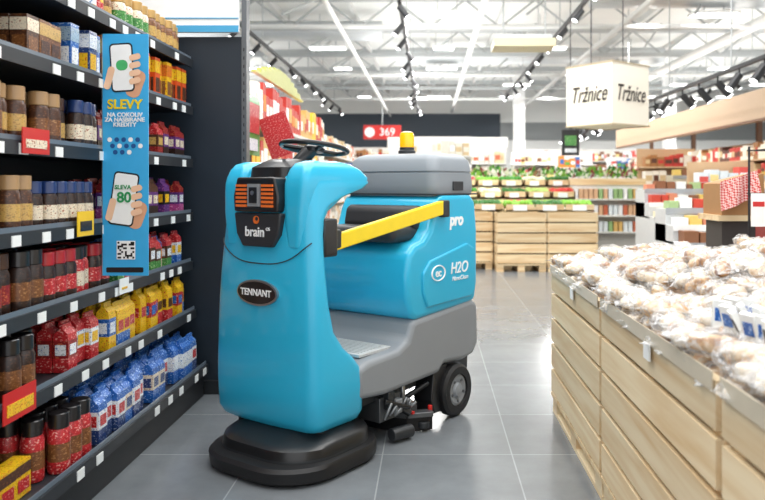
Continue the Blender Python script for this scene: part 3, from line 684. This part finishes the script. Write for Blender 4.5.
for k in range(3):
    for i in range(16): mb.box(2.55+.09*i,2.62+.09*i,13.6,13.79,.4+.3*k,.58+.3*k,P(R.choice(['#d9b08a','#94b77a','#f3f3f3','#d5b06a','#c96a4a','#dfe8ec']),.5,0))
    mb.box(2.5,4.0,13.55,13.79,.37+.3*k,.4+.3*k,MATS['gondola_white'])
mb.obj('leafy_greens_stand',smooth=False)

def counter(name,x0,x1,y0,y1,h,body='#e8e8e6'):
    mb=MB(); b=mat('counter_'+body.strip('#'),body,.4); mb.box(x0,x1,y0,y1,.1,h*.6,b); mb.box(x0+.05,x1-.05,y0+.05,y1-.05,0,.1,tm)
    for k in range(3):
        ya=y0+.02+k*.22; za=h*.6+k*(h*.4/3)
        mb.box(x0,x1,ya,y1,h*.6,za+.02,b); mb.box(x0,x1,ya-.01,ya,za-.03,za+.03,M_tag if k%2 else M_met)
        x=x0+.04
        while x<x1-.12:
            w=R.uniform(.07,.14); mb.box(x,x+w,ya+.03,ya+.19,za+.02,za+.02+R.uniform(.07,.13),P(R.choice(['#d98a6a','#f1e3c2','#c8432f','#f0f0ee','#e7c66a','#a9c48a','#8a5a3a','#f6f4ee']),.5,0)); x+=w+.015
    mb.obj(name,smooth=False)
counter('chilled_display',2.3,4.0,6.8,7.6,1.15,body='#cfd2d2'); counter('chilled_display',2.9,5.6,9.6,10.5,1.35,body='#cdd0d0'); counter('chilled_display',3.0,5.8,17,18,1.7,body='#d7dbdd')
counter('chilled_display',4.4,5.8,7.7,8.6,1.3,body='#b9a88f'); counter('chilled_display',4.2,5.9,12.4,13.2,1.6,body='#c9bfa8')
gondola('grocery_shelf',4.3,5.5,15,15.5,2.0,'-y',PALS[3],5,frame=MATS['gondola_wood'])
gondola('grocery_shelf',3.3,4.0,19.2,19.8,2.1,'-y',PALS[1],5)
gondola('grocery_shelf',3.9,4.9,10.9,11.3,1.6,'-y',PALS[4],4,frame=MATS['gondola_wood'])
gk=mat('check_cloth','#d94b45',.7); nt=gk.node_tree; b=nt.nodes['Principled BSDF']
tc=nt.nodes.new('ShaderNodeTexCoord'); mpc=nt.nodes.new('ShaderNodeMapping'); mpc.inputs['Rotation'].default_value=(.2,.75,.1); ck=nt.nodes.new('ShaderNodeTexChecker'); ck.inputs['Scale'].default_value=75; ck.inputs['Color1'].default_value=lin('#b83631')+[1]; ck.inputs['Color2'].default_value=lin('#dcb8b2')+[1]
nt.links.new(tc.outputs['Object'],mpc.inputs[0]); nt.links.new(mpc.outputs[0],ck.inputs['Vector']); nt.links.new(ck.outputs[0],b.inputs['Base Color'])
mb=MB()
mb.box(2.04,2.34,5.2,5.5,.0,1.0,mat('stand_dark','#3a3634',.5)); mb.box(2.0,2.38,5.15,5.55,1.0,1.04,M_pinex)
W=14; vs=[]
for i in range(5):
    for j in range(W):
        t=j/(W-1); vs.append((2.0+.26*t,5.13+.02*math.sin(t*9+i*.5)-.01*i,1.27-.05*i*(1.0-.15*t)+.08*t))
fcs=[(i*W+j,i*W+j+1,(i+1)*W+j+1,(i+1)*W+j) for i in range(4) for j in range(W-1)]
mb.add(vs,fcs,gk)
prism(mb,[(2.02,1.04),(2.32,1.04),(2.31,1.33),(2.02,1.26)],5.15,5.5,mat('wicker','#a77b4c',.7),axis='y')
mb.obj('bread_basket_stand')
mb=MB()
for x in (2.08,2.75):
    for y in (4.5,4.85): mb.cyl((x,y,0),(x,y,1.5),.008,M_trk,8)
for z in (.5,.85,1.2,1.48):
    mb.box(2.07,2.76,4.49,4.5,z-.01,z,M_trk); mb.box(2.07,2.76,4.85,4.86,z-.01,z,M_trk)
    for i in range(15): mb.box(2.09+.047*i,2.093+.047*i,4.5,4.85,z-.008,z-.003,M_trk)
for z in (.5,.85):
    for i in range(5): mb.box(2.1+.11*i,2.19+.11*i,4.58,4.8,z,z+R.uniform(.14,.22),P(R.choice(['#efe7d8','#c9a35b','#c33b30','#f3f3f0','#8a2f2a']),.5,0))
mb.box(1.93,2.02,4.47,4.475,1.0,1.2,M_tag); mb.box(2.06,2.18,4.47,4.475,1.03,1.24,M_tag)
mb.box(1.94,2.01,4.468,4.47,1.12,1.15,M_red); mb.box(1.93,2.2,4.475,4.485,1.18,1.2,M_trk)
mb.obj('wire_display_rack',smooth=False)

# ---------- lights
def area(nm,x,y,z,sx,sy,p,col=(1,1,1),up=False):
    l=bpy.data.lights.new(nm,'AREA'); l.shape='RECTANGLE'; l.size=sx; l.size_y=sy; l.energy=p; l.color=col
    o=bpy.data.objects.new(nm,l); o.location=(x,y,z); COL.objects.link(o)
    if up: o.rotation_euler=(math.pi,0,0)
area('ceiling_panel_light',.0,4,5.4,7,6,480,(1,.99,.98))
area('ceiling_panel_light',.5,10.5,5.4,8,3,480,(1,.99,.98))
for x in (-6,-.3,4.5,10): area('strip_light',x,23,4.65,.25,16,560,(1,.98,.96))
for x in (-8,0.5,8.5): area('ceiling_fill',x,22,4.0,5,18,320,(1,.99,.97),True)  # added fill lights aimed up to brighten the ceiling, no real fixtures
w=bpy.data.worlds.new('world'); sc.world=w; w.use_nodes=True
bg=w.node_tree.nodes['Background']; bg.inputs[0].default_value=(.98,.99,1,1); bg.inputs[1].default_value=1.25

# ---------- camera
c=bpy.data.cameras.new('camera'); c.sensor_width=36; c.lens=744/765*36; c.shift_x=-(430-382.5)/765; c.shift_y=-65/765
c.dof.use_dof=True; c.dof.focus_distance=3.4; c.dof.aperture_fstop=2.8
o=bpy.data.objects.new('camera',c); o.location=(0,0,1.25); o.rotation_euler=(math.pi/2,0,0); COL.objects.link(o); sc.camera=o
